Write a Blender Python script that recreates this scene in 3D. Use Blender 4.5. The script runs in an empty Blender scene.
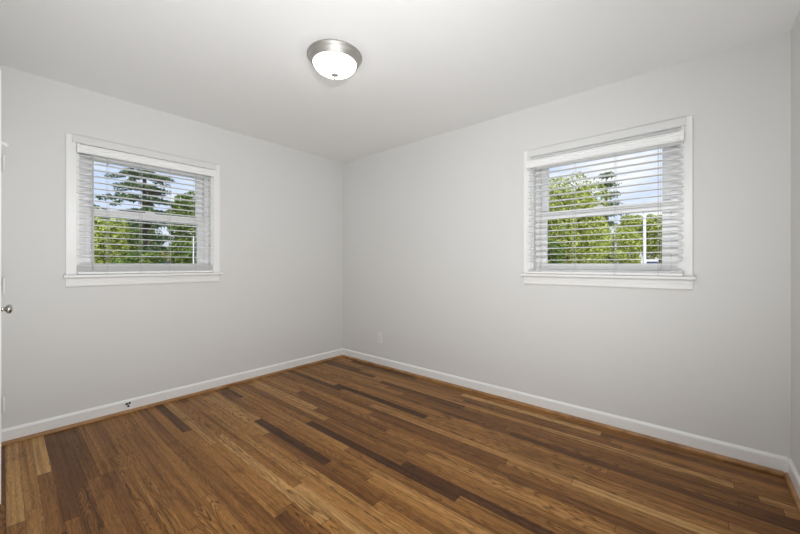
import bpy, bmesh, math, random
from mathutils import Vector, Matrix, noise as mnoise
random.seed(7)
R = math.radians

# ------------------------------------------------------------------ camera, sky, sun, exposure
scene = bpy.context.scene
COL = scene.collection
F_PX, YAW, HORIZON = 342.2, 0.7104, 264.34
CAM = Vector((3.3755, -2.814, 1.160))
DIR = Vector((-math.sin(YAW), math.cos(YAW), 0))
RIGHT = Vector((math.cos(YAW), math.sin(YAW), 0))
cam_data = bpy.data.cameras.new('camera')
cam = bpy.data.objects.new('camera', cam_data)
COL.objects.link(cam)
cam.location = CAM
cam.rotation_euler = (R(90), 0, YAW)
cam_data.sensor_width = 36.0
cam_data.lens = 36.0 * F_PX / 800
cam_data.shift_y = (HORIZON - 267) / 800
cam_data.clip_start = 0.01
cam_data.clip_end = 500
scene.camera = cam

scene.view_settings.view_transform = 'Standard'
scene.view_settings.look = 'None'
scene.view_settings.gamma = 1
scene.view_settings.use_curve_mapping = False
scene.view_settings.exposure = 0.07

world = bpy.data.worlds.new('sky')
scene.world = world
world.use_nodes = True
wn, wl = world.node_tree.nodes, world.node_tree.links
wn.clear()
w_tc = wn.new('ShaderNodeTexCoord')
w_sep = wn.new('ShaderNodeSeparateXYZ'); wl.new(w_tc.outputs['Generated'], w_sep.inputs[0])
w_ramp = wn.new('ShaderNodeValToRGB'); wl.new(w_sep.outputs['Z'], w_ramp.inputs[0])
w_ramp.color_ramp.elements[0].position = 0.0
w_ramp.color_ramp.elements[0].color = (0.84, 0.90, 1.0, 1)
w_ramp.color_ramp.elements[1].position = 0.75
w_ramp.color_ramp.elements[1].color = (0.16, 0.33, 0.80, 1)
e = w_ramp.color_ramp.elements.new(0.30); e.color = (0.44, 0.61, 0.97, 1)
w_map = wn.new('ShaderNodeMapping'); wl.new(w_tc.outputs['Generated'], w_map.inputs[0])
w_map.inputs['Scale'].default_value = (2.2, 2.2, 7.0)
w_noise = wn.new('ShaderNodeTexNoise'); wl.new(w_map.outputs[0], w_noise.inputs['Vector'])
w_noise.inputs['Scale'].default_value = 1.6; w_noise.inputs['Detail'].default_value = 5
w_cl = wn.new('ShaderNodeValToRGB'); wl.new(w_noise.outputs['Fac'], w_cl.inputs[0])
w_cl.color_ramp.elements[0].position = 0.47; w_cl.color_ramp.elements[1].position = 0.62
w_mix = wn.new('ShaderNodeMixRGB'); wl.new(w_cl.outputs[0], w_mix.inputs[0])
wl.new(w_ramp.outputs[0], w_mix.inputs[1]); w_mix.inputs[2].default_value = (0.97, 0.98, 1.0, 1)
w_bg = wn.new('ShaderNodeBackground'); wl.new(w_mix.outputs[0], w_bg.inputs[0])
w_bg.inputs['Strength'].default_value = 1.05
w_out = wn.new('ShaderNodeOutputWorld'); wl.new(w_bg.outputs[0], w_out.inputs[0])

sun_data = bpy.data.lights.new('sun', 'SUN')
sun_data.energy = 4.2
sun_data.angle = R(0.6)
sun_data.color = (1.0, 0.95, 0.86)
sun = bpy.data.objects.new('sun', sun_data); COL.objects.link(sun)
sun.rotation_euler = Vector((-0.55, 0.60, -0.80)).to_track_quat('-Z', 'Y').to_euler()

# unseen fill spot, added near the floor to brighten the ceiling and walls
LAMP_L = 5
up_fill_data = bpy.data.lights.new('added_up_fill', 'SPOT')
up_fill_data.energy = 94
up_fill_data.spot_size = R(180)
up_fill_data.spot_blend = 0.7
up_fill_data.shadow_soft_size = 0.25
up_fill_data.color = (0.962, 0.985, 1.0)
up_fill = bpy.data.objects.new('added_up_fill', up_fill_data); COL.objects.link(up_fill)
up_fill.location = (3.0, -2.66, 0.32)
up_fill.rotation_euler = Vector((-0.25, 0.25, 1.0)).to_track_quat('-Z', 'Y').to_euler()

front_data = bpy.data.lights.new('added_front_fill', 'SPOT')  # second unseen spot, added to fill the walls and blinds from the front
front_data.energy = 70
front_data.spot_size = R(150)
front_data.spot_blend = 0.8
front_data.shadow_soft_size = 0.05
front_data.color = (0.962, 0.985, 1.0)
front = bpy.data.objects.new('added_front_fill', front_data); COL.objects.link(front)
front.location = (3.16, -2.45, 1.72)
front.rotation_euler = Vector((-0.80, 0.60, -0.28)).to_track_quat('-Z', 'Y').to_euler()

# ------------------------------------------------------------------ helpers
def at(u, depth, v=None):
    p = CAM + depth * (DIR + (u - 400) / F_PX * RIGHT)
    if v is not None:
        p.z = CAM.z + (HORIZON - v) / F_PX * depth
    return p

def mesh_obj(name, bm, material, parent=None, smooth=False, bevel=0.0, segs=2):
    if bevel:
        bmesh.ops.remove_doubles(bm, verts=bm.verts, dist=1e-6)
    me = bpy.data.meshes.new(name)
    bm.normal_update()
    bm.to_mesh(me); bm.free()
    me.materials.append(material)
    if smooth:
        for p in me.polygons:
            p.use_smooth = True
    o = bpy.data.objects.new(name, me)
    COL.objects.link(o)
    if parent:
        o.parent = parent
        o.matrix_parent_inverse = Matrix.Translation(-parent.location) if False else Matrix.Identity(4)
    if bevel:
        m = o.modifiers.new('bevel', 'BEVEL'); m.width = bevel; m.segments = segs
        m.limit_method = 'ANGLE'
    return o

def box(bm, x0, x1, y0, y1, z0, z1):
    vs = [bm.verts.new((x, y, z)) for x in (x0, x1) for y in (y0, y1) for z in (z0, z1)]
    for f in ((0, 1, 3, 2), (4, 6, 7, 5), (0, 4, 5, 1), (2, 3, 7, 6), (0, 2, 6, 4), (1, 5, 7, 3)):
        bm.faces.new([vs[i] for i in f])

def boxes(*bs):
    bm = bmesh.new()
    for b in bs:
        box(bm, *b)
    return bm

def lathe(bm, profile, segs=48, centre=(0, 0, 0), axis='Z'):
    rings = []
    for r, z in profile:
        ring = []
        for k in range(segs):
            a = 2 * math.pi * k / segs
            if r < 1e-6 and k:
                ring.append(ring[0]); continue
            p = (r * math.cos(a), r * math.sin(a), z)
            if axis == 'Y':
                p = (p[0], p[2], p[1])
            ring.append(bm.verts.new(Vector(p) + Vector(centre)))
        rings.append(ring)
    for a, b in zip(rings, rings[1:]):
        for k in range(segs):
            q = [a[k], a[(k + 1) % segs], b[(k + 1) % segs], b[k]]
            q = list(dict.fromkeys(q))
            if len(q) > 2:
                try: bm.faces.new(q)
                except ValueError: pass
    bmesh.ops.recalc_face_normals(bm, faces=bm.faces)
    return bm

def tube(bm, pts, rad, segs=8):
    pts = [Vector(p) for p in pts]
    rads = rad if isinstance(rad, (list, tuple)) else [rad] * len(pts)
    rings = []
    for i, p in enumerate(pts):
        t = (pts[min(i + 1, len(pts) - 1)] - pts[max(i - 1, 0)]).normalized()
        a = t.orthogonal().normalized() if i == 0 else (prev - t * prev.dot(t)).normalized()
        prev = a
        b = t.cross(a)
        rings.append([bm.verts.new(p + rads[i] * (math.cos(2 * math.pi * k / segs) * a + math.sin(2 * math.pi * k / segs) * b)) for k in range(segs)])
    for r0, r1 in zip(rings, rings[1:]):
        for k in range(segs):
            bm.faces.new((r0[k], r0[(k + 1) % segs], r1[(k + 1) % segs], r1[k]))
    bm.faces.new(rings[0][::-1]); bm.faces.new(rings[-1])
    return bm

def sweep(bm, profile, start, end, out):
    """straight moulding: profile of (distance from wall, height) carried from start to end"""
    out = Vector(out)
    ra = [bm.verts.new(Vector(start) + out * d + Vector((0, 0, z))) for d, z in profile]
    rb = [bm.verts.new(Vector(end) + out * d + Vector((0, 0, z))) for d, z in profile]
    n = len(profile)
    for i in range(n):
        bm.faces.new((ra[i], ra[(i + 1) % n], rb[(i + 1) % n], rb[i]))
    bm.faces.new(ra[::-1]); bm.faces.new(rb)
    bmesh.ops.recalc_face_normals(bm, faces=bm.faces)
    return bm

def empty(name, loc=(0, 0, 0)):
    o = bpy.data.objects.new(name, None); COL.objects.link(o)
    o.location = loc; o.empty_display_size = 0.1
    return o

def tag(o, label, cat, group=None):
    o['label'] = label; o['category'] = cat
    if group: o['group'] = group
    return o

def struct(o):
    o['kind'] = 'structure'
    return o

# ------------------------------------------------------------------ materials
def mat(name, color, rough=0.5, metal=0.0, bump=0.0, bump_scale=200, spec=0.5, vary=0.0, vary_scale=3.0):
    m = bpy.data.materials.new(name); m.use_nodes = True
    nt = m.node_tree; b = nt.nodes['Principled BSDF']
    b.inputs['Base Color'].default_value = (*color, 1)
    b.inputs['Roughness'].default_value = rough
    b.inputs['Metallic'].default_value = metal
    b.inputs['Specular IOR Level'].default_value = spec
    tc = nt.nodes.new('ShaderNodeTexCoord')
    if vary:
        n = nt.nodes.new('ShaderNodeTexNoise'); nt.links.new(tc.outputs['Object'], n.inputs['Vector'])
        n.inputs['Scale'].default_value = vary_scale; n.inputs['Detail'].default_value = 3
        hs = nt.nodes.new('ShaderNodeMixRGB'); nt.links.new(n.outputs['Fac'], hs.inputs[0])
        hs.inputs[1].default_value = (*[c * (1 - vary) for c in color], 1)
        hs.inputs[2].default_value = (*[min(1, c * (1 + vary)) for c in color], 1)
        nt.links.new(hs.outputs[0], b.inputs['Base Color'])
    if bump:
        n2 = nt.nodes.new('ShaderNodeTexNoise'); nt.links.new(tc.outputs['Object'], n2.inputs['Vector'])
        n2.inputs['Scale'].default_value = bump_scale; n2.inputs['Detail'].default_value = 2
        bp = nt.nodes.new('ShaderNodeBump'); bp.inputs['Strength'].default_value = bump
        bp.inputs['Distance'].default_value = 0.002
        nt.links.new(n2.outputs['Fac'], bp.inputs['Height']); nt.links.new(bp.outputs[0], b.inputs['Normal'])
    return m

M_wall = mat('wall_paint', (0.765, 0.762, 0.748), 0.55, bump=0.08, bump_scale=160, spec=0.3, vary=0.008)
M_ceil = mat('ceiling_paint', (0.93, 0.935, 0.93), 0.75, bump=0.08, bump_scale=120, spec=0.2, vary=0.008)
M_trim = mat('trim_paint', (0.91, 0.91, 0.90), 0.32, bump=0.03, bump_scale=90, vary=0.01)
M_vinyl = mat('window_vinyl', (0.93, 0.93, 0.925), 0.30, vary=0.01)
M_slat = mat('blind_slat_white', (0.93, 0.93, 0.925), 0.35, vary=0.01)
M_cord = mat('blind_cord', (0.62, 0.62, 0.60), 0.7, vary=0.05, vary_scale=80)
M_wand = mat('wand_plastic', (0.55, 0.55, 0.54), 0.25, vary=0.03)
M_nickel = mat('brushed_nickel', (0.50, 0.485, 0.46), 0.52, 1.0, bump=0.05, bump_scale=300, vary=0.05, vary_scale=40)
M_knob = mat('satin_nickel', (0.50, 0.485, 0.46), 0.22, 1.0, vary=0.04, vary_scale=30)
M_plate = mat('outlet_plastic', (0.84, 0.835, 0.81), 0.35, vary=0.01)
M_dark = mat('dark_slot', (0.02, 0.02, 0.02), 0.6, vary=0.05)
M_shoe = None

def glass_mat():
    m = bpy.data.materials.new('window_glass'); m.use_nodes = True
    nt = m.node_tree; nt.nodes.clear()
    out = nt.nodes.new('ShaderNodeOutputMaterial')
    tr = nt.nodes.new('ShaderNodeBsdfTransparent'); tr.inputs[0].default_value = (0.97, 0.98, 0.98, 1)
    gl = nt.nodes.new('ShaderNodeBsdfGlossy'); gl.inputs['Roughness'].default_value = 0.02
    fr = nt.nodes.new('ShaderNodeFresnel'); fr.inputs['IOR'].default_value = 1.3
    mx = nt.nodes.new('ShaderNodeMixShader')
    nt.links.new(fr.outputs[0], mx.inputs[0]); nt.links.new(tr.outputs[0], mx.inputs[1]); nt.links.new(gl.outputs[0], mx.inputs[2])
    nt.links.new(mx.outputs[0], out.inputs[0])
    return m
M_glass = glass_mat()

def lamp_glass():
    m = bpy.data.materials.new('lit_alabaster_glass'); m.use_nodes = True
    nt = m.node_tree; b = nt.nodes['Principled BSDF']
    b.inputs['Base Color'].default_value = (0.9, 0.89, 0.86, 1); b.inputs['Roughness'].default_value = 0.25
    tc = nt.nodes.new('ShaderNodeTexCoord')
    n = nt.nodes.new('ShaderNodeTexNoise'); nt.links.new(tc.outputs['Object'], n.inputs['Vector'])
    n.inputs['Scale'].default_value = 14; n.inputs['Detail'].default_value = 3
    r = nt.nodes.new('ShaderNodeValToRGB'); nt.links.new(n.outputs['Fac'], r.inputs[0])
    r.color_ramp.elements[0].color = (0.9, 0.87, 0.81, 1); r.color_ramp.elements[1].color = (1, 0.98, 0.93, 1)
    nt.links.new(r.outputs[0], b.inputs['Emission Color'])
    b.inputs['Emission Strength'].default_value = LAMP_L
    return m
M_bowl = lamp_glass()

class NT:
    """tiny node-graph shorthand"""
    def __init__(s, nt): s.nt = nt
    def m(s, op, a, b=None, c=None):
        n = s.nt.nodes.new('ShaderNodeMath'); n.operation = op
        for i, v in enumerate((a, b, c)):
            if v is None: continue
            if isinstance(v, (int, float)): n.inputs[i].default_value = v
            else: s.nt.links.new(v, n.inputs[i])
        return n.outputs[0]
    def comb(s, x, y, z):
        n = s.nt.nodes.new('ShaderNodeCombineXYZ')
        for i, v in enumerate((x, y, z)):
            if isinstance(v, (int, float)): n.inputs[i].default_value = v
            else: s.nt.links.new(v, n.inputs[i])
        return n.outputs[0]
    def noise(s, vec, scale, detail=2, rough=0.5, dist=0.0):
        n = s.nt.nodes.new('ShaderNodeTexNoise'); s.nt.links.new(vec, n.inputs['Vector'])
        n.inputs['Scale'].default_value = scale; n.inputs['Detail'].default_value = detail
        n.inputs['Roughness'].default_value = rough; n.inputs['Distortion'].default_value = dist
        return n.outputs['Fac']
    def ramp(s, fac, stops, interp='LINEAR'):
        n = s.nt.nodes.new('ShaderNodeValToRGB'); s.nt.links.new(fac, n.inputs[0])
        n.color_ramp.interpolation = interp
        els = n.color_ramp.elements
        while len(els) > 1: els.remove(els[-1])
        els[0].position, els[0].color = stops[0][0], (*stops[0][1], 1)
        for p, c in stops[1:]:
            e = els.new(p); e.color = (*c, 1)
        return n.outputs[0]
    def mix(s, fac, a, b, mode='MIX'):
        n = s.nt.nodes.new('ShaderNodeMixRGB'); n.blend_type = mode
        for i, v in enumerate((fac, a, b)):
            if isinstance(v, (int, float)): n.inputs[i].default_value = v
            elif isinstance(v, tuple): n.inputs[i].default_value = (*v, 1)
            else: s.nt.links.new(v, n.inputs[i])
        return n.outputs[0]

def floor_mat():
    m = bpy.data.materials.new('oak_strip_floor'); m.use_nodes = True
    nt = m.node_tree; b = nt.nodes['Principled BSDF']; g = NT(nt)
    tc = nt.nodes.new('ShaderNodeTexCoord'); sp = nt.nodes.new('ShaderNodeSeparateXYZ')
    nt.links.new(tc.outputs['Object'], sp.inputs[0])
    X, Y = sp.outputs['X'], sp.outputs['Y']
    w = 0.0572
    yr = g.m('DIVIDE', Y, w); row = g.m('FLOOR', yr); fy = g.m('FRACT', yr)
    W = g.m('ADD', g.m('DIVIDE', X, 1.2), g.m('MULTIPLY', row, 37.137))
    v = nt.nodes.new('ShaderNodeTexVoronoi'); v.voronoi_dimensions = '1D'; v.feature = 'F1'
    nt.links.new(W, v.inputs['W']); v.inputs['Scale'].default_value = 1.0; v.inputs['Randomness'].default_value = 0.9
    cs = nt.nodes.new('ShaderNodeSeparateXYZ'); nt.links.new(v.outputs['Color'], cs.inputs[0])
    c1, c2, c3 = cs.outputs
    ve = nt.nodes.new('ShaderNodeTexVoronoi'); ve.voronoi_dimensions = '1D'; ve.feature = 'DISTANCE_TO_EDGE'
    nt.links.new(W, ve.inputs['W']); ve.inputs['Scale'].default_value = 1.0; ve.inputs['Randomness'].default_value = 0.9
    base = g.ramp(c1, [(0.0, (0.105, 0.045, 0.020)), (0.12, (0.24, 0.105, 0.036)), (0.40, (0.37, 0.175, 0.055)),
                       (0.70, (0.47, 0.232, 0.074)), (0.90, (0.54, 0.29, 0.105)), (1.0, (0.72, 0.43, 0.18))])
    base = g.mix(1.0, base, (0.86, 0.84, 0.78), 'MULTIPLY')
    # growth-ring contours, stretched along the board
    px = g.m('ADD', g.m('MULTIPLY', X, 1.7), g.m('MULTIPLY', c2, 61.0))
    py = g.m('ADD', g.m('MULTIPLY', Y, 17.0), g.m('MULTIPLY', c3, 47.0))
    field = g.noise(g.comb(px, py, 0.0), 1.0, 1.0, 0.35, 0.25)
    fine = g.noise(g.comb(g.m('MULTIPLY', X, 14.0), g.m('MULTIPLY', Y, 130.0), 0.0), 1.0, 2)
    rings = g.m('ADD', g.m('MULTIPLY', field, g.m('ADD', 9.0, g.m('MULTIPLY', c2, 13.0))), g.m('MULTIPLY', fine, 0.30))
    saw = g.m('FRACT', rings)
    ringmask = g.ramp(saw, [(0.0, (1, 1, 1)), (0.20, (0.35, 0.35, 0.35)), (0.45, (0, 0, 0)), (0.80, (0.10, 0.10, 0.10)), (0.94, (1, 1, 1)), (1.0, (1, 1, 1))])
    pores0 = g.noise(g.comb(g.m('MULTIPLY', X, 9.0), g.m('MULTIPLY', Y, 150.0), c2), 1.0, 3, 0.6)
    dark = g.mix(1.0, base, (0.20, 0.155, 0.115), 'MULTIPLY')
    col = g.mix(g.m('MULTIPLY', ringmask, g.m('MULTIPLY', g.m('ADD', 0.28, g.m('MULTIPLY', g.m('POWER', c3, 1.5), 0.95)), g.ramp(pores0, [(0.30, (1, 1, 1)), (0.66, (0.35, 0.35, 0.35))]))), base, dark)
    # pores and long streaks
    pores = g.noise(g.comb(g.m('MULTIPLY', X, 22.0), g.m('MULTIPLY', Y, 420.0), c1), 1.0, 3, 0.6)
    pm = g.ramp(pores, [(0.38, (0.48, 0.43, 0.38)), (0.55, (1, 1, 1))])
    col = g.mix(0.75, col, pm, 'MULTIPLY')
    streak = g.noise(g.comb(g.m('MULTIPLY', X, 1.3), g.m('MULTIPLY', Y, 55.0), g.m('MULTIPLY', c1, 9.0)), 1.0, 3)
    sm = g.ramp(streak, [(0.32, (0.50, 0.45, 0.40)), (0.52, (1.0, 1.0, 1.0)), (0.72, (1.30, 1.28, 1.22))])
    col = g.mix(0.8, col, sm, 'MULTIPLY')
    # old stains soaked into the boards
    stain = g.noise(g.comb(g.m('MULTIPLY', X, 2.3), g.m('MULTIPLY', Y, 5.5), 3.0), 1.0, 3, 0.6)
    col = g.mix(1.0, col, g.ramp(stain, [(0.26, (0.50, 0.45, 0.42)), (0.40, (1, 1, 1))]), 'MULTIPLY')
    # joints
    j1 = g.m('LESS_THAN', g.m('MINIMUM', fy, g.m('SUBTRACT', 1.0, fy)), 0.013)
    j2 = g.m('LESS_THAN', ve.outputs['Distance'], 0.0012)
    col = g.mix(g.m('MULTIPLY', g.m('MAXIMUM', j1, j2), 0.75), col, (0.03, 0.014, 0.006))
    nt.links.new(col, b.inputs['Base Color'])
    rg = g.m('ADD', 0.30, g.m('MULTIPLY', pores, 0.16))
    nt.links.new(rg, b.inputs['Roughness'])
    b.inputs['Specular IOR Level'].default_value = 0.16
    bp = nt.nodes.new('ShaderNodeBump'); bp.inputs['Strength'].default_value = 0.12; bp.inputs['Distance'].default_value = 0.002
    nt.links.new(g.m('SUBTRACT', pores, g.m('MAXIMUM', j1, j2)), bp.inputs['Height']); nt.links.new(bp.outputs[0], b.inputs['Normal'])
    return m
M_floor = floor_mat()

def shoe_mat():
    m = bpy.data.materials.new('stained_oak_moulding'); m.use_nodes = True
    nt = m.node_tree; b = nt.nodes['Principled BSDF']; g = NT(nt)
    tc = nt.nodes.new('ShaderNodeTexCoord'); n = nt.nodes.new('ShaderNodeTexNoise')
    nt.links.new(tc.outputs['Object'], n.inputs['Vector']); n.inputs['Scale'].default_value = 9; n.inputs['Detail'].default_value = 4
    nt.links.new(g.ramp(n.outputs['Fac'], [(0.3, (0.26, 0.125, 0.045)), (0.7, (0.46, 0.25, 0.10))]), b.inputs['Base Color'])
    b.inputs['Roughness'].default_value = 0.38
    return m
M_shoe = shoe_mat()

def leaf_mat(name, c0, c1, c2):
    m = bpy.data.materials.new(name); m.use_nodes = True
    nt = m.node_tree; nt.nodes.clear(); g = NT(nt)
    out = nt.nodes.new('ShaderNodeOutputMaterial')
    geo = nt.nodes.new('ShaderNodeNewGeometry')
    col = g.ramp(geo.outputs['Random Per Island'], [(0.0, c0), (0.5, c1), (1.0, c2)])
    d = nt.nodes.new('ShaderNodeBsdfDiffuse'); t = nt.nodes.new('ShaderNodeBsdfTranslucent')
    nt.links.new(col, d.inputs[0]); nt.links.new(col, t.inputs[0])
    mx = nt.nodes.new('ShaderNodeMixShader'); mx.inputs[0].default_value = 0.3
    nt.links.new(d.outputs[0], mx.inputs[1]); nt.links.new(t.outputs[0], mx.inputs[2])
    nt.links.new(mx.outputs[0], out.inputs[0])
    return m
M_lime = leaf_mat('lime_leaves', (0.13, 0.19, 0.02), (0.44, 0.50, 0.10), (0.72, 0.74, 0.26))
M_green = leaf_mat('green_leaves', (0.07, 0.13, 0.03), (0.17, 0.26, 0.06), (0.33, 0.40, 0.12))
M_dkgreen = leaf_mat('dark_evergreen_leaves', (0.03, 0.065, 0.035), (0.10, 0.165, 0.075), (0.25, 0.32, 0.14))
M_bark = mat('bark', (0.13, 0.10, 0.075), 0.9, bump=0.6, bump_scale=18, vary=0.35, vary_scale=8)
M_bounce_ground = mat('pale_bounce_ground', (0.42, 0.40, 0.33), 0.9, vary=0.2, vary_scale=1.5)  # ground colour lightened to bounce sunlight up into the windows
M_pole = mat('white_pole_paint', (0.80, 0.80, 0.78), 0.5, vary=0.04)
M_siding = mat('white_siding', (0.78, 0.78, 0.80), 0.6, vary=0.03)
M_brick = mat('orange_brick', (0.52, 0.27, 0.15), 0.8, vary=0.2, vary_scale=14)
M_roofgrey = mat('grey_shingle', (0.40, 0.40, 0.42), 0.8, vary=0.12, vary_scale=9)
M_navy = mat('dark_blue_paint', (0.045, 0.07, 0.16), 0.5, vary=0.15, vary_scale=4)

# ------------------------------------------------------------------ room shell
RW, H, NEAR = 3.776, 2.44, -2.8300
T = 0.15
# left wall window opening (y range), back wall window opening (x range)
L0, L1 = -2.466, -1.545
B0, B1 = 2.368, 3.312
Z0, Z1 = 1.085, 2.030
HX0, HX1, HY0 = 1.9, 4.6, -4.3      # the hall behind the doorway
D0, D1 = 2.62, 3.70                  # doorway the picture was taken from
C0, C1 = 0.062, 0.775                # the closed door by the corner

struct(mesh_obj('floor', boxes((-T, HX1 + T, HY0 - T, T, -0.15, 0.0)), M_floor))
struct(mesh_obj('ceiling', boxes((-T - 0.3, HX1 + T + 0.3, HY0 - T, T + 0.3, H, H + 0.18)), M_ceil))
struct(mesh_obj('wall_left', boxes((-T, 0, NEAR - T, L0, 0, H), (-T, 0, L1, T, 0, H), (-T, 0, L0, L1, 0, Z0 - 0.02), (-T, 0, L0, L1, Z1, H)), M_wall))
struct(mesh_obj('wall_back', boxes((0, B0, 0, T, 0, H), (B1, RW + T, 0, T, 0, H), (B0, B1, 0, T, 0, Z0 - 0.02), (B0, B1, 0, T, Z1, H)), M_wall))
struct(mesh_obj('wall_right', boxes((RW, RW + T, NEAR, 0, 0, H)), M_wall))
struct(mesh_obj('wall_near', boxes((0, C0, NEAR - 0.12, NEAR, 0, H), (C0, C1, NEAR - 0.12, NEAR, 2.04, H), (C1, D0, NEAR - 0.12, NEAR, 0, H),
                                   (D0, D1, NEAR - 0.12, NEAR, 2.06, H), (D1, RW + T, NEAR - 0.12, NEAR, 0, H)), M_wall))
struct(mesh_obj('wall_hall', boxes((HX0 - T, HX0, HY0, NEAR - 0.12, 0, H), (HX1, HX1 + T, HY0, NEAR - 0.12, 0, H), (HX0 - T, HX1 + T, HY0 - T, HY0, 0, H),
                                   (RW + T, HX1 + T, NEAR - 0.12, NEAR, 0, H)), M_wall))
struct(mesh_obj('wall_closet', boxes((C0 - 0.2, C1 + 0.2, NEAR - 0.75, NEAR - 0.7, 0, H), (C0 - 0.25, C0 - 0.2, NEAR - 0.75, NEAR - 0.12, 0, H), (C1 + 0.2, C1 + 0.25, NEAR - 0.75, NEAR - 0.12, 0, H)), M_wall))

BB = [(0, 0.012), (0.013, 0.012), (0.013, 0.083), (0.011, 0.089), (0.006, 0.095), (0.003, 0.100), (0, 0.100)]
SHOE = [(0, 0), (0.030, 0), (0.030, 0.006), (0.0285, 0.012), (0.025, 0.017), (0.020, 0.0205), (0.013, 0.022), (0, 0.022)]
struct(mesh_obj('baseboard_left', sweep(bmesh.new(), BB, (0, NEAR + 0.012, 0), (0, 0, 0), (1, 0, 0)), M_trim))
struct(mesh_obj('baseboard_back', sweep(bmesh.new(), BB, (0.013, 0, 0), (RW - 0.013, 0, 0), (0, -1, 0)), M_trim))
struct(mesh_obj('baseboard_right', sweep(bmesh.new(), BB, (RW, NEAR, 0), (RW, 0, 0), (-1, 0, 0)), M_trim))
struct(mesh_obj('trim_1', sweep(bmesh.new(), SHOE, (0, NEAR + 0.012, 0), (0, 0, 0), (1, 0, 0)), M_shoe))
struct(mesh_obj('trim_2', sweep(bmesh.new(), SHOE, (0.03, 0, 0), (RW - 0.03, 0, 0), (0, -1, 0)), M_shoe))
struct(mesh_obj('trim_3', sweep(bmesh.new(), SHOE, (RW, NEAR, 0), (RW, 0, 0), (-1, 0, 0)), M_shoe))

# ------------------------------------------------------------------ windows: built along +X facing -Y, then turned
def to_wall(o, side):
    if side == 'left':      # local x -> world y, local -y (into the room) -> world +x
        o.rotation_euler = (0, 0, R(90))

def make_window(n, side, a0, a1):
    """a0, a1: opening along the wall; local x = along wall from a0, local y = 0 at wall face, -y into the room"""
    wd = a1 - a0
    w = struct(empty('window_%d' % n, (0, a0, 0) if side == 'left' else (a0, 0, 0)))
    to_wall(w, side)
    cw, ct = 0.056, 2.086
    # side casings run full height, the head casing sits proud between them
    for x0, x1 in ((-cw, 0.0), (wd, wd + cw)):
        bm = boxes((x0, x1, -0.016, 0.0, Z0, ct))
        s = -1 if x0 < 0 else 1
        xo = x0 if x0 < 0 else x1
        box(bm, min(xo, xo - s * 0.012), max(xo, xo - s * 0.012), -0.020, -0.016, Z0, ct)
        mesh_obj('side_casing', bm, M_trim, w, bevel=0.002)
    hx = 0.024
    mesh_obj('head_casing', boxes((-hx, wd + hx, -0.026, -0.0165, Z1 + 0.002, ct - 0.002), (0.0, wd, -0.0165, 0, Z1, ct - 0.002)), M_wall, w, bevel=0.002)
    mesh_obj('stool', boxes((-cw - 0.014, wd + cw + 0.014, -0.058, 0.0, Z0 - 0.020, Z0), (0, wd, 0.0, 0.075, Z0 - 0.020, Z0)), M_trim, w, bevel=0.005, segs=3)
    bm = sweep(bmesh.new(), [(0, 0.998), (0.010, 0.998), (0.016, 1.006), (0.016, 1.030), (0.012, 1.034), (0.012, 1.060), (0.015, Z0 - 0.020), (0, Z0 - 0.020)],
               (-cw, 0, 0), (wd + cw, 0, 0), (0, -1, 0))
    mesh_obj('apron', bm, M_trim, w)
    # jamb lining
    mesh_obj('jamb', boxes((0, 0.016, 0.0, T, Z0, Z1), (wd - 0.016, wd, 0.0, T, Z0, Z1), (0.016, wd - 0.016, 0.0, T, Z1 - 0.016, Z1), (0.016, wd - 0.016, 0.075, T, Z0, Z0 + 0.012)), M_trim, w)
    # vinyl frame
    fx = 0.016
    mesh_obj('window_frame', boxes((fx, fx + 0.036, 0.055, 0.140, Z0 + 0.012, Z1 - 0.016), (wd - fx - 0.036, wd - fx, 0.055, 0.140, Z0 + 0.012, Z1 - 0.016),
                                   (fx + 0.036, wd - fx - 0.036, 0.055, 0.140, Z1 - 0.052, Z1 - 0.016), (fx + 0.036, wd - fx - 0.036, 0.070, 0.140, Z0 + 0.012, Z0 + 0.034)), M_vinyl, w, bevel=0.002)
    s0, s1 = fx + 0.036, wd - fx - 0.036
    st = 0.046 if side == 'back' else 0.050
    zm = 1.555
    def sash(y0, y1, za, zb, rb, rt):
        bm = boxes((s0, s0 + st, y0, y1, za, zb), (s1 - st, s1, y0, y1, za, zb), (s0 + st, s1 - st, y0, y1, za, za + rb), (s0 + st, s1 - st, y0, y1, zb - rt, zb))
        o = mesh_obj('sash', bm, M_vinyl, w, bevel=0.003)
        ym = (y0 + y1) / 2
        mesh_obj('pane', boxes((s0 + st - 0.004, s1 - st + 0.004, ym - 0.002, ym + 0.002, za + rb - 0.004, zb - rt + 0.004)), M_glass, o)
        return o
    sash(0.060, 0.094, Z0 + 0.034, zm + 0.028, 0.048, 0.055)
    sash(0.098, 0.134, zm - 0.028, Z1 - 0.052, 0.055, 0.026)
    # sash lock on the meeting rail
    bm = boxes((wd / 2 - 0.03, wd / 2 + 0.03, 0.064, 0.092, zm + 0.028, zm + 0.036), (wd / 2 - 0.012, wd / 2 + 0.022, 0.068, 0.086, zm + 0.036, zm + 0.046))
    mesh_obj('sash_lock', bm, M_vinyl, w, bevel=0.002)
    return w
make_window(1, 'left', L0, L1)
make_window(2, 'back', B0, B1)

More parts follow.
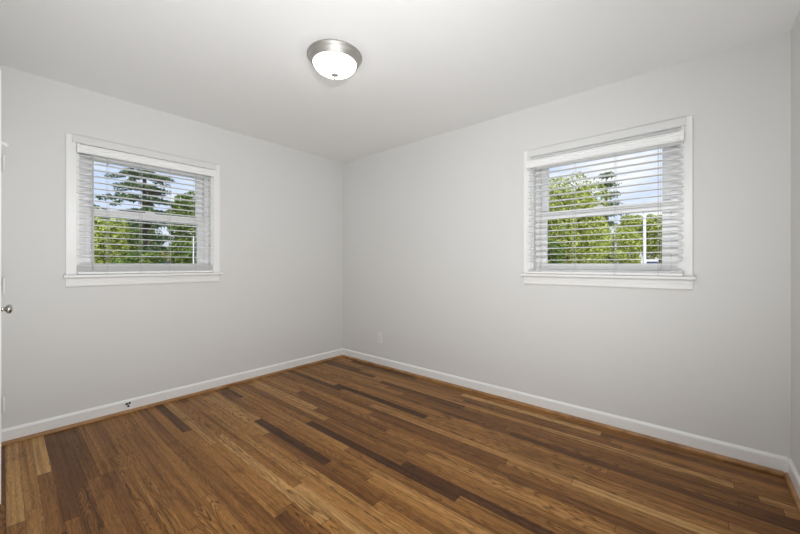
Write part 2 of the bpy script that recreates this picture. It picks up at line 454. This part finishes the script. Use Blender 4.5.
# ------------------------------------------------------------------ blinds
def slat_strip(bm, x0, x1, yc, z, tilt=0.0, depth=0.050, th=0.0028, crown=0.0022):
    ny = 6
    top0, top1, bot0, bot1 = [], [], [], []
    for i in range(ny + 1):
        s = i / ny - 0.5
        y = yc + s * depth * math.cos(tilt)
        zz = z + crown * (1 - 4 * s * s) + s * depth * math.sin(tilt)
        top0.append(bm.verts.new((x0, y, zz + th / 2))); top1.append(bm.verts.new((x1, y, zz + th / 2)))
        bot0.append(bm.verts.new((x0, y, zz - th / 2))); bot1.append(bm.verts.new((x1, y, zz - th / 2)))
    for i in range(ny):
        bm.faces.new((top0[i], top1[i], top1[i + 1], top0[i + 1]))
        bm.faces.new((bot0[i], bot0[i + 1], bot1[i + 1], bot1[i]))
        bm.faces.new((top0[i], top0[i + 1], bot0[i + 1], bot0[i]))
        bm.faces.new((top1[i], bot1[i], bot1[i + 1], top1[i + 1]))
    bm.faces.new((top0[0], bot0[0], bot1[0], top1[0]))
    bm.faces.new((top0[-1], top1[-1], bot1[-1], bot0[-1]))

def make_blind(side, a0, a1, cords, wand, stack, z_first, label, tilt, yc, over, ztop):
    Z1 = ztop
    wd = a1 - a0
    t = empty('venetian_blind', (0, a0, 0) if side == 'left' else (a0, 0, 0))
    to_wall(t, side)
    tag(t, label, 'blinds', None)
    x0, x1 = 0.006 - over, wd - 0.006 + over
    # head rail behind a moulded valance
    mesh_obj('head_rail', boxes((x0 + 0.004, x1 - 0.004, yc - 0.024, yc + 0.028, Z1 - 0.048, Z1 - 0.004)), M_slat, t, bevel=0.002)
    val = sweep(bmesh.new(), [(0.0, 0.0), (0.007, 0.0), (0.012, 0.007), (0.012, 0.012), (0.006, 0.017), (0.006, 0.029), (0.009, 0.032), (0.009, 0.035), (0.005, 0.038), (0.005, 0.048), (0.012, 0.053), (0.012, 0.058), (0.008, 0.062), (0.0, 0.062)],
                (x0 - 0.002, yc - 0.028, Z1 - 0.066), (x1 + 0.002, yc - 0.028, Z1 - 0.066), (0, -1, 0))
    mesh_obj('valance', val, M_slat, t)
    z_rail = Z0 + 0.002
    rail_h = 0.018
    stack_top = z_rail + rail_h + stack * 0.0062
    bm = bmesh.new()
    z = z_first
    zs = []
    while z > stack_top + 0.030:
        slat_strip(bm, x0, x1, yc, z, tilt); zs.append(z)
        z -= 0.0455
    for k in range(stack):
        slat_strip(bm, x0, x1, yc, z_rail + rail_h + 0.0035 + k * 0.0062, 0)
    mesh_obj('slats', bm, M_slat, t)
    br = mesh_obj('bottom_rail', boxes((x0, x1, yc - 0.025, yc + 0.025, z_rail, z_rail + rail_h)), M_slat, t, bevel=0.004, segs=3)
    for c in cords:
        bm = bmesh.new()
        for yy in (yc - 0.0268, yc + 0.0268):
            tube(bm, [(c, yy, Z1 - 0.048), (c, yy, z_rail + rail_h * 0.5)], 0.0009, 6)
        tube(bm, [(c + 0.012, yc, Z1 - 0.048), (c + 0.012, yc, z_rail + rail_h)], 0.0008, 6)
        for zz in zs:
            tube(bm, [(c, yc - 0.0268, zz - 0.003), (c, yc + 0.0268, zz - 0.003)], 0.0006, 4)
        mesh_obj('ladder_cord', bm, M_cord, t)
        pl = bmesh.new()
        lathe(pl, [(0, -0.0065), (0.005, -0.006), (0.007, -0.003), (0.0075, 0.0)], 16, (c, yc - 0.0248, z_rail + rail_h * 0.5), 'Y')
        mesh_obj('plug', pl, M_vinyl, br, smooth=True)
    wy = yc - 0.043
    bm = bmesh.new()
    tube(bm, [(wand, yc - 0.03, Z1 - 0.058), (wand, wy, Z1 - 0.066), (wand, wy, Z1 - 0.078)], 0.0018, 8)
    tube(bm, [(wand, wy, Z1 - 0.078), (wand, wy, Z1 - 0.46), (wand, wy, Z0 + 0.075)], 0.0042, 6)
    tube(bm, [(wand, wy, Z0 + 0.075), (wand, wy, Z0 + 0.03)], [0.0042, 0.0056], 10)
    mesh_obj('tilt_wand', bm, M_wand, t)
    for x in (x0, x1):
        s = 1 if x == x0 else -1
        mesh_obj('mounting_bracket', boxes((min(x - s * 0.004, x + s * 0.012), max(x - s * 0.004, x + s * 0.012), yc - 0.043, yc - 0.040, Z1 - 0.056, Z1 - 0.003)), M_vinyl, t, bevel=0.001)
    return t

def alongL(u, off):   # place along the left wall seen at column u
    rd = DIR + (u - 400) / F_PX * RIGHT; k = (off - CAM.x) / rd.x
    return CAM.y + k * rd.y
def alongB(u, off):
    rd = DIR + (u - 400) / F_PX * RIGHT; k = (-off - CAM.y) / rd.y
    return CAM.x + k * rd.x
make_blind('left', L0, L1, [0.170, 0.375, 0.575, 0.770], 0.085, 8, 1.950,
           'white slatted blind in the left wall window, spare slats stacked deep above its bottom rail', 0.0, 0.0, 0.003, 2.028)
make_blind('back', B0, B1, [0.085, 0.330, 0.590, 0.830], 0.055, 2, 1.920,
           'white slatted blind in the right-hand window, thin bottom rail low on the sill', 0.0, -0.043, 0.018, 1.990)

# ------------------------------------------------------------------ door by the corner (seen edge on at the left margin)
FACE = -2.8175
d = struct(empty('door_1', ((C0 + C1) / 2, NEAR, 0)))
dx = (C0 + C1) / 2
def dbox(*bs):
    return boxes(*[(b[0] - dx, b[1] - dx, b[2] - NEAR, b[3] - NEAR, b[4], b[5]) for b in bs])
mesh_obj('door_casing', dbox((C0 - 0.060, C0, NEAR, FACE, 0.0, 2.10), (C1, C1 + 0.060, NEAR, FACE, 0.0, 2.10), (C0, C1, NEAR, FACE, 2.04, 2.10)), M_trim, d, bevel=0.002)
mesh_obj('door_leaf', dbox((C0 + 0.003, C1 - 0.003, NEAR - 0.034, NEAR + 0.001, 0.008, 2.036)), M_trim, d, bevel=0.002)
for z in (0.27, 1.02, 1.80):
    bm = bmesh.new(); tube(bm, [(C0 - dx, 0.0222, z - 0.044), (C0 - dx, 0.0222, z + 0.044)], 0.0055, 10)
    tube(bm, [(C0 - dx, 0.0222, z + 0.044), (C0 - dx, 0.0222, z + 0.052)], [0.0055, 0.003], 10)
    mesh_obj('hinge', bm, M_trim, d)
kx, kz = 0.700 - dx, 0.930
bm = lathe(bmesh.new(), [(r * 0.88, 0.0015 + (y - 0.0015) * 0.80) for r, y in [(0, 0.0015), (0.032, 0.0015), (0.032, 0.004), (0.028, 0.009), (0.013, 0.012), (0.0105, 0.020), (0.011, 0.030), (0.017, 0.034), (0.025, 0.040), (0.0275, 0.047),
                         (0.0262, 0.054), (0.021, 0.060), (0.012, 0.0635), (0, 0.0645)]], 32, (kx, 0, kz), 'Y')
mesh_obj('door_knob', bm, M_knob, d, smooth=True)
hz = 1.845; hxp = 0.40 - dx
bm = boxes((hxp - 0.012, hxp + 0.012, 0.001, 0.005, hz - 0.045, hz + 0.020))
tube(bm, [(hxp, 0.003, hz), (hxp, 0.010, hz + 0.003), (hxp, 0.024, hz + 0.001), (hxp, 0.031, hz - 0.007), (hxp, 0.032, hz - 0.016)], [0.011, 0.012, 0.013, 0.0135, 0.011], 12)
mesh_obj('robe_hook', bm, M_trim, d, smooth=False)
# cased opening the picture was taken from
d2 = struct(empty('door_2', ((D0 + D1) / 2, NEAR, 0))); dx = (D0 + D1) / 2
mesh_obj('door_casing', dbox((D0 - 0.060, D0, NEAR, FACE - 0.004, 0.0, 2.12), (D1, D1 + 0.060, NEAR, FACE - 0.004, 0.0, 2.12), (D0, D1, NEAR, FACE - 0.004, 2.06, 2.12)), M_trim, d2, bevel=0.002)

# ------------------------------------------------------------------ ceiling light
LC = (1.700, -1.480, H)
t = tag(empty('ceiling_light', LC), 'flush round ceiling light with brushed nickel rim and glowing white glass bowl', 'ceiling light')
pan = [(0, 0), (0.150, 0), (0.165, -0.002), (0.1675, -0.008), (0.164, -0.014), (0.158, -0.017), (0.157, -0.021), (0.154, -0.030), (0.148, -0.038), (0.142, -0.044), (0.141, -0.050), (0.135, -0.053), (0.129, -0.050)]
mesh_obj('rim', lathe(bmesh.new(), pan, 64), M_nickel, t, smooth=True)
bowl = [(0.131, -0.047), (0.1315, -0.051), (0.129, -0.059), (0.122, -0.070), (0.110, -0.082), (0.093, -0.093), (0.072, -0.102), (0.048, -0.108), (0.022, -0.111), (0, -0.112)]
mesh_obj('glass_bowl', lathe(bmesh.new(), bowl, 64), M_bowl, t, smooth=True)
fin = [(0, -0.1125), (0.019, -0.1125), (0.0215, -0.115), (0.020, -0.119), (0.012, -0.123), (0.006, -0.126), (0.005, -0.131), (0.007, -0.135), (0.0055, -0.140), (0, -0.142)]
mesh_obj('finial', lathe(bmesh.new(), fin, 24), M_nickel, t, smooth=True)

# ------------------------------------------------------------------ wall outlet on the back wall
ox, oz = 0.660, 0.318
t = tag(empty('wall_outlet', (ox, 0, oz)), 'white electrical outlet low on the blank wall just right of the room corner', 'outlet')
mesh_obj('cover_plate', boxes((-0.035, 0.035, -0.006, -0.0003, -0.0575, 0.0575)), M_plate, t, bevel=0.003, segs=3)
for s in (-1, 1):
    bm = bmesh.new()
    lathe(bm, [(0.0, -0.0085), (0.0155, -0.0085), (0.0165, -0.0075), (0.0165, -0.0055)], 24, (0, 0, s * 0.0195), 'Y')
    rc = mesh_obj('receptacle', bm, M_plate, t)
    mesh_obj('slot', boxes((-0.0072, -0.005, -0.0089, -0.0083, s * 0.0195 - 0.001, s * 0.0195 + 0.0075), (0.005, 0.0072, -0.0089, -0.0083, s * 0.0195 - 0.0, s * 0.0195 + 0.0075),
                           (-0.0025, 0.0025, -0.0089, -0.0083, s * 0.0195 - 0.010, s * 0.0195 - 0.005)), M_dark, rc)
mesh_obj('screw', lathe(bmesh.new(), [(0, -0.0072), (0.0028, -0.007), (0.0032, -0.0058)], 12, (0, 0, 0), 'Y'), M_nickel, t)

# ------------------------------------------------------------------ small jack on the left baseboard
jy, jz = -2.172, 0.064
t = tag(empty('baseboard_jack', (0.013, jy, jz)), 'small white jack with three black round holes on the left baseboard', 'jack')
mesh_obj('jack_plate', boxes((0.0003, 0.004, -0.024, 0.024, -0.026, 0.024)), M_trim, t, bevel=0.0015)
for yy, zz, rr in ((-0.008, 0.006, 0.0085), (0.0095, 0.008, 0.0078), (0.002, -0.013, 0.0080)):
    bm = bmesh.new()
    tube(bm, [(0.003, yy, zz), (0.0065, yy, zz), (0.0078, yy, zz)], [rr, rr, rr * 0.8], 16)
    mesh_obj('socket', bm, M_dark, t)

# ------------------------------------------------------------------ outdoors
GZ = -0.75
struct(mesh_obj('ground', boxes((-90, 60, -40, 90, GZ - 0.2, GZ)), M_bounce_ground))

def leaves(bm, c, rx, ry, rz, n, size, rng, shell=0.55, droop=0.0):
    for _ in range(n):
        while True:
            p = Vector((rng.uniform(-1, 1), rng.uniform(-1, 1), rng.uniform(-1, 1)))
            if p.length <= 1: break
        if p.length > 1e-3:
            p = p.normalized() * (shell + (1 - shell) * p.length)
        q = Vector((c[0] + p.x * rx, c[1] + p.y * ry, c[2] + p.z * rz))
        nrm = (p + Vector((rng.uniform(-1, 1), rng.uniform(-1, 1), rng.uniform(-0.4, 1.2)))).normalized()
        a = nrm.orthogonal().normalized(); a.rotate(Matrix.Rotation(rng.uniform(0, 6.28), 3, nrm)); b = nrm.cross(a)
        s = size * rng.uniform(0.6, 1.3); w = s * rng.uniform(0.4, 0.6)
        lift = nrm * s * 0.18
        vs = [bm.verts.new(q - a * s), bm.verts.new(q + b * w + lift), bm.verts.new(q + a * s - Vector((0, 0, droop * s))), bm.verts.new(q - b * w + lift)]
        bm.faces.new((vs[0], vs[1], vs[2])); bm.faces.new((vs[0], vs[2], vs[3]))

def broad_tree(name, u, depth, v_top, width_px, leaf, label, cat, n, size, seed, group=None, v_low=262, lobes=26, trunk=True):
    """round crowned tree or shrub, crown as clumps of leaves round forked limbs"""
    rng = random.Random(seed)
    base = at(u, depth); base.z = GZ
    ztop = at(u, depth, v_top).z - GZ
    wr = width_px / 2 * depth / F_PX
    zlow = max(0.25, at(u, depth, v_low).z - GZ)
    t = tag(empty(name, base), label, cat, group)
    fb, tb = bmesh.new(), bmesh.new()
    cz = (ztop + zlow) / 2; rz = (ztop - zlow) / 2
    tube(tb, [(0, 0, 0), (0.03 * wr, 0, cz * 0.5), (0, 0.03 * wr, cz), (0.02, 0, ztop - 0.35 * rz)], [0.07 * wr + 0.04, 0.06 * wr + 0.03, 0.045 * wr + 0.02, 0.015], 8)
    for k in range(lobes):
        a = k * 2.39996 + rng.uniform(-0.3, 0.3)
        h = -0.92 + 1.84 * (k + 0.5) / lobes
        rad = math.sqrt(max(0.05, 1 - h * h * 0.85)) * rng.uniform(0.45, 0.78)
        c = Vector((math.cos(a) * rad * wr, math.sin(a) * rad * wr, cz + h * rz * 0.80))
        s = rng.uniform(0.24, 0.40)
        if k % 2 == 0:
            st = Vector((0, 0, max(zlow * 0.6, c.z - 0.6 * rad * wr)))
            tube(tb, [st, st.lerp(c, 0.55) + Vector((0, 0, 0.06 * wr)), c], [0.025 * wr + 0.012, 0.015 * wr + 0.01, 0.008], 5)
        leaves(fb, c, s * wr, s * wr, s * max(rz * 0.85, wr * 0.5), n // lobes, size, rng)
    mesh_obj('foliage', fb, leaf, t)
    mesh_obj('trunk', tb, M_bark, t, smooth=True)
    return t

def layered_tree(name, u, depth, v_top, width_px, leaf, label, cat, seed, layers, size, per, group=None, v_low=262):
    """tall evergreen of loose, wide, drooping layers with sky between them"""
    rng = random.Random(seed)
    base = at(u, depth); base.z = GZ
    ztop = at(u, depth, v_top).z - GZ
    zlow = at(u, depth, v_low).z - GZ
    wr = width_px / 2 * depth / F_PX
    t = tag(empty(name, base), label, cat, group)
    fb, tb = bmesh.new(), bmesh.new()
    tube(tb, [(0, 0, 0), (0.06, 0.04, ztop * 0.5), (0, 0, ztop)], [0.22, 0.15, 0.02], 8)
    for i in range(layers):
        f = i / (layers - 1)
        z = zlow + (ztop - zlow) * f
        nb = 7
        for k in range(nb):
            a = k * 2 * math.pi / nb + i * 1.1 + rng.uniform(-0.35, 0.35)
            ln = wr * (1.0 - 0.45 * max(0, f - 0.55) / 0.45) * rng.uniform(0.55, 1.08)
            dv = Vector((math.cos(a), math.sin(a), 0))
            p0 = Vector((0, 0, z)); p1 = dv * ln * 0.5 + Vector((0, 0, z + 0.10 * ln)); p2 = dv * ln + Vector((0, 0, z - 0.06 * ln))
            tube(tb, [p0, p1, p2], [0.05, 0.03, 0.01], 5)
            for j in range(6):
                s = 0.22 + 0.78 * (j + rng.uniform(0, 0.8)) / 6
                c = p1.lerp(p2, (s - 0.5) * 2) if s > 0.5 else p0.lerp(p1, s * 2)
                leaves(fb, c + Vector((rng.uniform(-.15, .15), rng.uniform(-.15, .15), 0)), 0.30, 0.30, 0.13, per, size, rng, 0.3, 0.6)
    mesh_obj('foliage', fb, leaf, t)
    mesh_obj('trunk', tb, M_bark, t, smooth=True)
    return t

# --- beyond the left window
layered_tree('evergreen_tree', 144, 21, 130, 76, M_dkgreen, 'tall dark evergreen with loose open branches in middle of left window', 'tree', 3, 12, 0.085, 36)
broad_tree('leafy_tree', 197, 19, 191, 52, M_green, 'round green tree at right edge of left window view', 'tree', 10000, 0.085, 11, v_low=250)
broad_tree('garden_shrub', 101, 13.5, 216, 50, M_lime, 'yellow green bush low at left side of left window', 'shrub', 8000, 0.060, 12, v_low=275)
broad_tree('garden_shrub', 127, 16, 224, 34, M_green, 'mid green bush right of the yellow green one in left window', 'shrub', 6000, 0.07, 13, v_low=275)
broad_tree('leafy_tree', 134, 29, 216, 54, M_green, 'dark green spreading tree low behind the tall evergreen', 'tree', 9000, 0.10, 14, v_low=268)
broad_tree('garden_shrub', 187, 15, 237, 36, M_green, 'green bush beside the brick house in left window', 'shrub', 5200, 0.065, 15, v_low=275)
broad_tree('leafy_tree', 92, 30, 203, 40, M_green, 'distant green tree behind yellow green bush at left window edge', 'tree', 2600, 0.19, 16, v_low=265)
broad_tree('garden_shrub', 143, 13.2, 249, 44, M_green, 'low green bush above the dark blue fence in left window', 'shrub', 5200, 0.06, 17, v_low=278)

def house(name, u, depth, w, dp, zwall, zroof, m_wall, m_roof, yaw, label):
    base = at(u, depth); base.z = GZ
    t = tag(empty(name, base), label, 'house'); t.rotation_euler = (0, 0, yaw)
    mesh_obj('house_wall', boxes((-w / 2, w / 2, -dp / 2, dp / 2, 0, zwall - GZ)), m_wall, t)
    bm = bmesh.new()
    a, b, z0, z1 = w / 2 + 0.35, dp / 2 + 0.35, zwall - GZ, zroof - GZ
    v = [bm.verts.new(p) for p in ((-a, -b, z0), (a, -b, z0), (a, b, z0), (-a, b, z0), (-a, 0, z1), (a, 0, z1))]
    for f in ((0, 1, 5, 4), (2, 3, 4, 5), (0, 4, 3), (1, 2, 5), (0, 3, 2, 1)):
        bm.faces.new([v[i] for i in f])
    mesh_obj('roof', bm, m_roof, t)
    for x in (-w * 0.28, w * 0.28):
        f = mesh_obj('house_window', boxes((x - 0.5, x + 0.5, -dp / 2 - 0.04, -dp / 2, 1.0, 2.2)), M_vinyl, t)
        mesh_obj('dark_pane', boxes((x - 0.42, x + 0.42, -dp / 2 - 0.05, -dp / 2 - 0.04, 1.08, 2.12)), M_navy, f)
    return t
house('brick_house', 172, 41, 4.6, 6.0, 3.1, 4.7, M_brick, M_roofgrey, R(75), 'orange brick house with grey roof among trees in left window')
house('white_house', 672, 27, 3.4, 6.0, 2.2, 3.4, M_siding, M_roofgrey, R(0), 'white house half hidden by trees at lower right of right window')

def pole(name, u, depth, v_top, rad, label, cross=False):
    base = at(u, depth); base.z = GZ
    h = at(u, depth, v_top).z - GZ
    t = tag(empty(name, base), label, 'pole')
    mesh_obj('shaft', tube(bmesh.new(), [(0, 0, 0), (0, 0, h)], [rad, rad * 0.85], 14), M_pole, t, smooth=True)
    mesh_obj('cap', lathe(bmesh.new(), [(rad * 1.15, h - 0.02), (rad * 1.2, h + 0.03), (rad * 0.5, h + 0.09), (0, h + 0.1)], 14), M_pole, t)
    return t
pole('white_post', 644.5, 11.5, 212, 0.05, 'tall white post against the green trees in right window')
pole('white_post', 193.5, 14, 238, 0.025, 'short thin white post at lower right of left window')

# dark blue board fence along the bottom of the left window view
fa, fbp = at(70, 20), at(200, 17)
n = 34
t = tag(empty('board_fence', (fa.x, fa.y, GZ)), 'low dark blue board fence along bottom of left window view', 'fence')
dv = Vector((fbp.x - fa.x, fbp.y - fa.y, 0)); ln = dv.length; ux = dv.normalized()
t.rotation_euler = (0, 0, math.atan2(ux.y, ux.x))
top = 1.35 - GZ
bm = bmesh.new()
for i in range(n):
    box(bm, ln * i / n + 0.01, ln * (i + 1) / n - 0.01, -0.011, 0.011, 0.05, top - 0.03)
box(bm, 0, ln, -0.03, 0.03, top - 0.03, top)
mesh_obj('boards', bm, M_navy, t)
for i in range(0, n + 1, 8):
    mesh_obj('post', boxes((ln * i / n - 0.04, ln * i / n + 0.04, 0.012, 0.09, 0, top - 0.02)), M_navy, t)

# --- beyond the right window
broad_tree('leafy_tree', 568, 12.5, 177, 76, M_lime, 'big yellow green tree filling left half of right window', 'tree', 26000, 0.050, 21, v_low=285, lobes=40)
broad_tree('garden_shrub', 613, 16.2, 224, 58, M_lime, 'bright yellow green bush right of the big tree in right window', 'shrub', 12000, 0.055, 22, v_low=280)
broad_tree('leafy_tree', 634, 20, 214, 34, M_lime, 'green tree left of the white post in right window', 'tree', 8000, 0.07, 23, v_low=252)
broad_tree('leafy_tree', 660, 16, 212, 40, M_lime, 'green tree right of the white post in right window', 'tree', 8000, 0.065, 24, v_low=262)
broad_tree('garden_shrub', 548, 11, 236, 34, M_green, 'darker green bush at lower left corner of right window', 'shrub', 5200, 0.05, 25, v_low=290)
layered_tree('sparse_tree', 606, 24, 176, 34, M_dkgreen, 'thin bare-looking tree with sparse dark twigs in right window sky', 'tree', 26, 6, 0.10, 5, v_low=225)
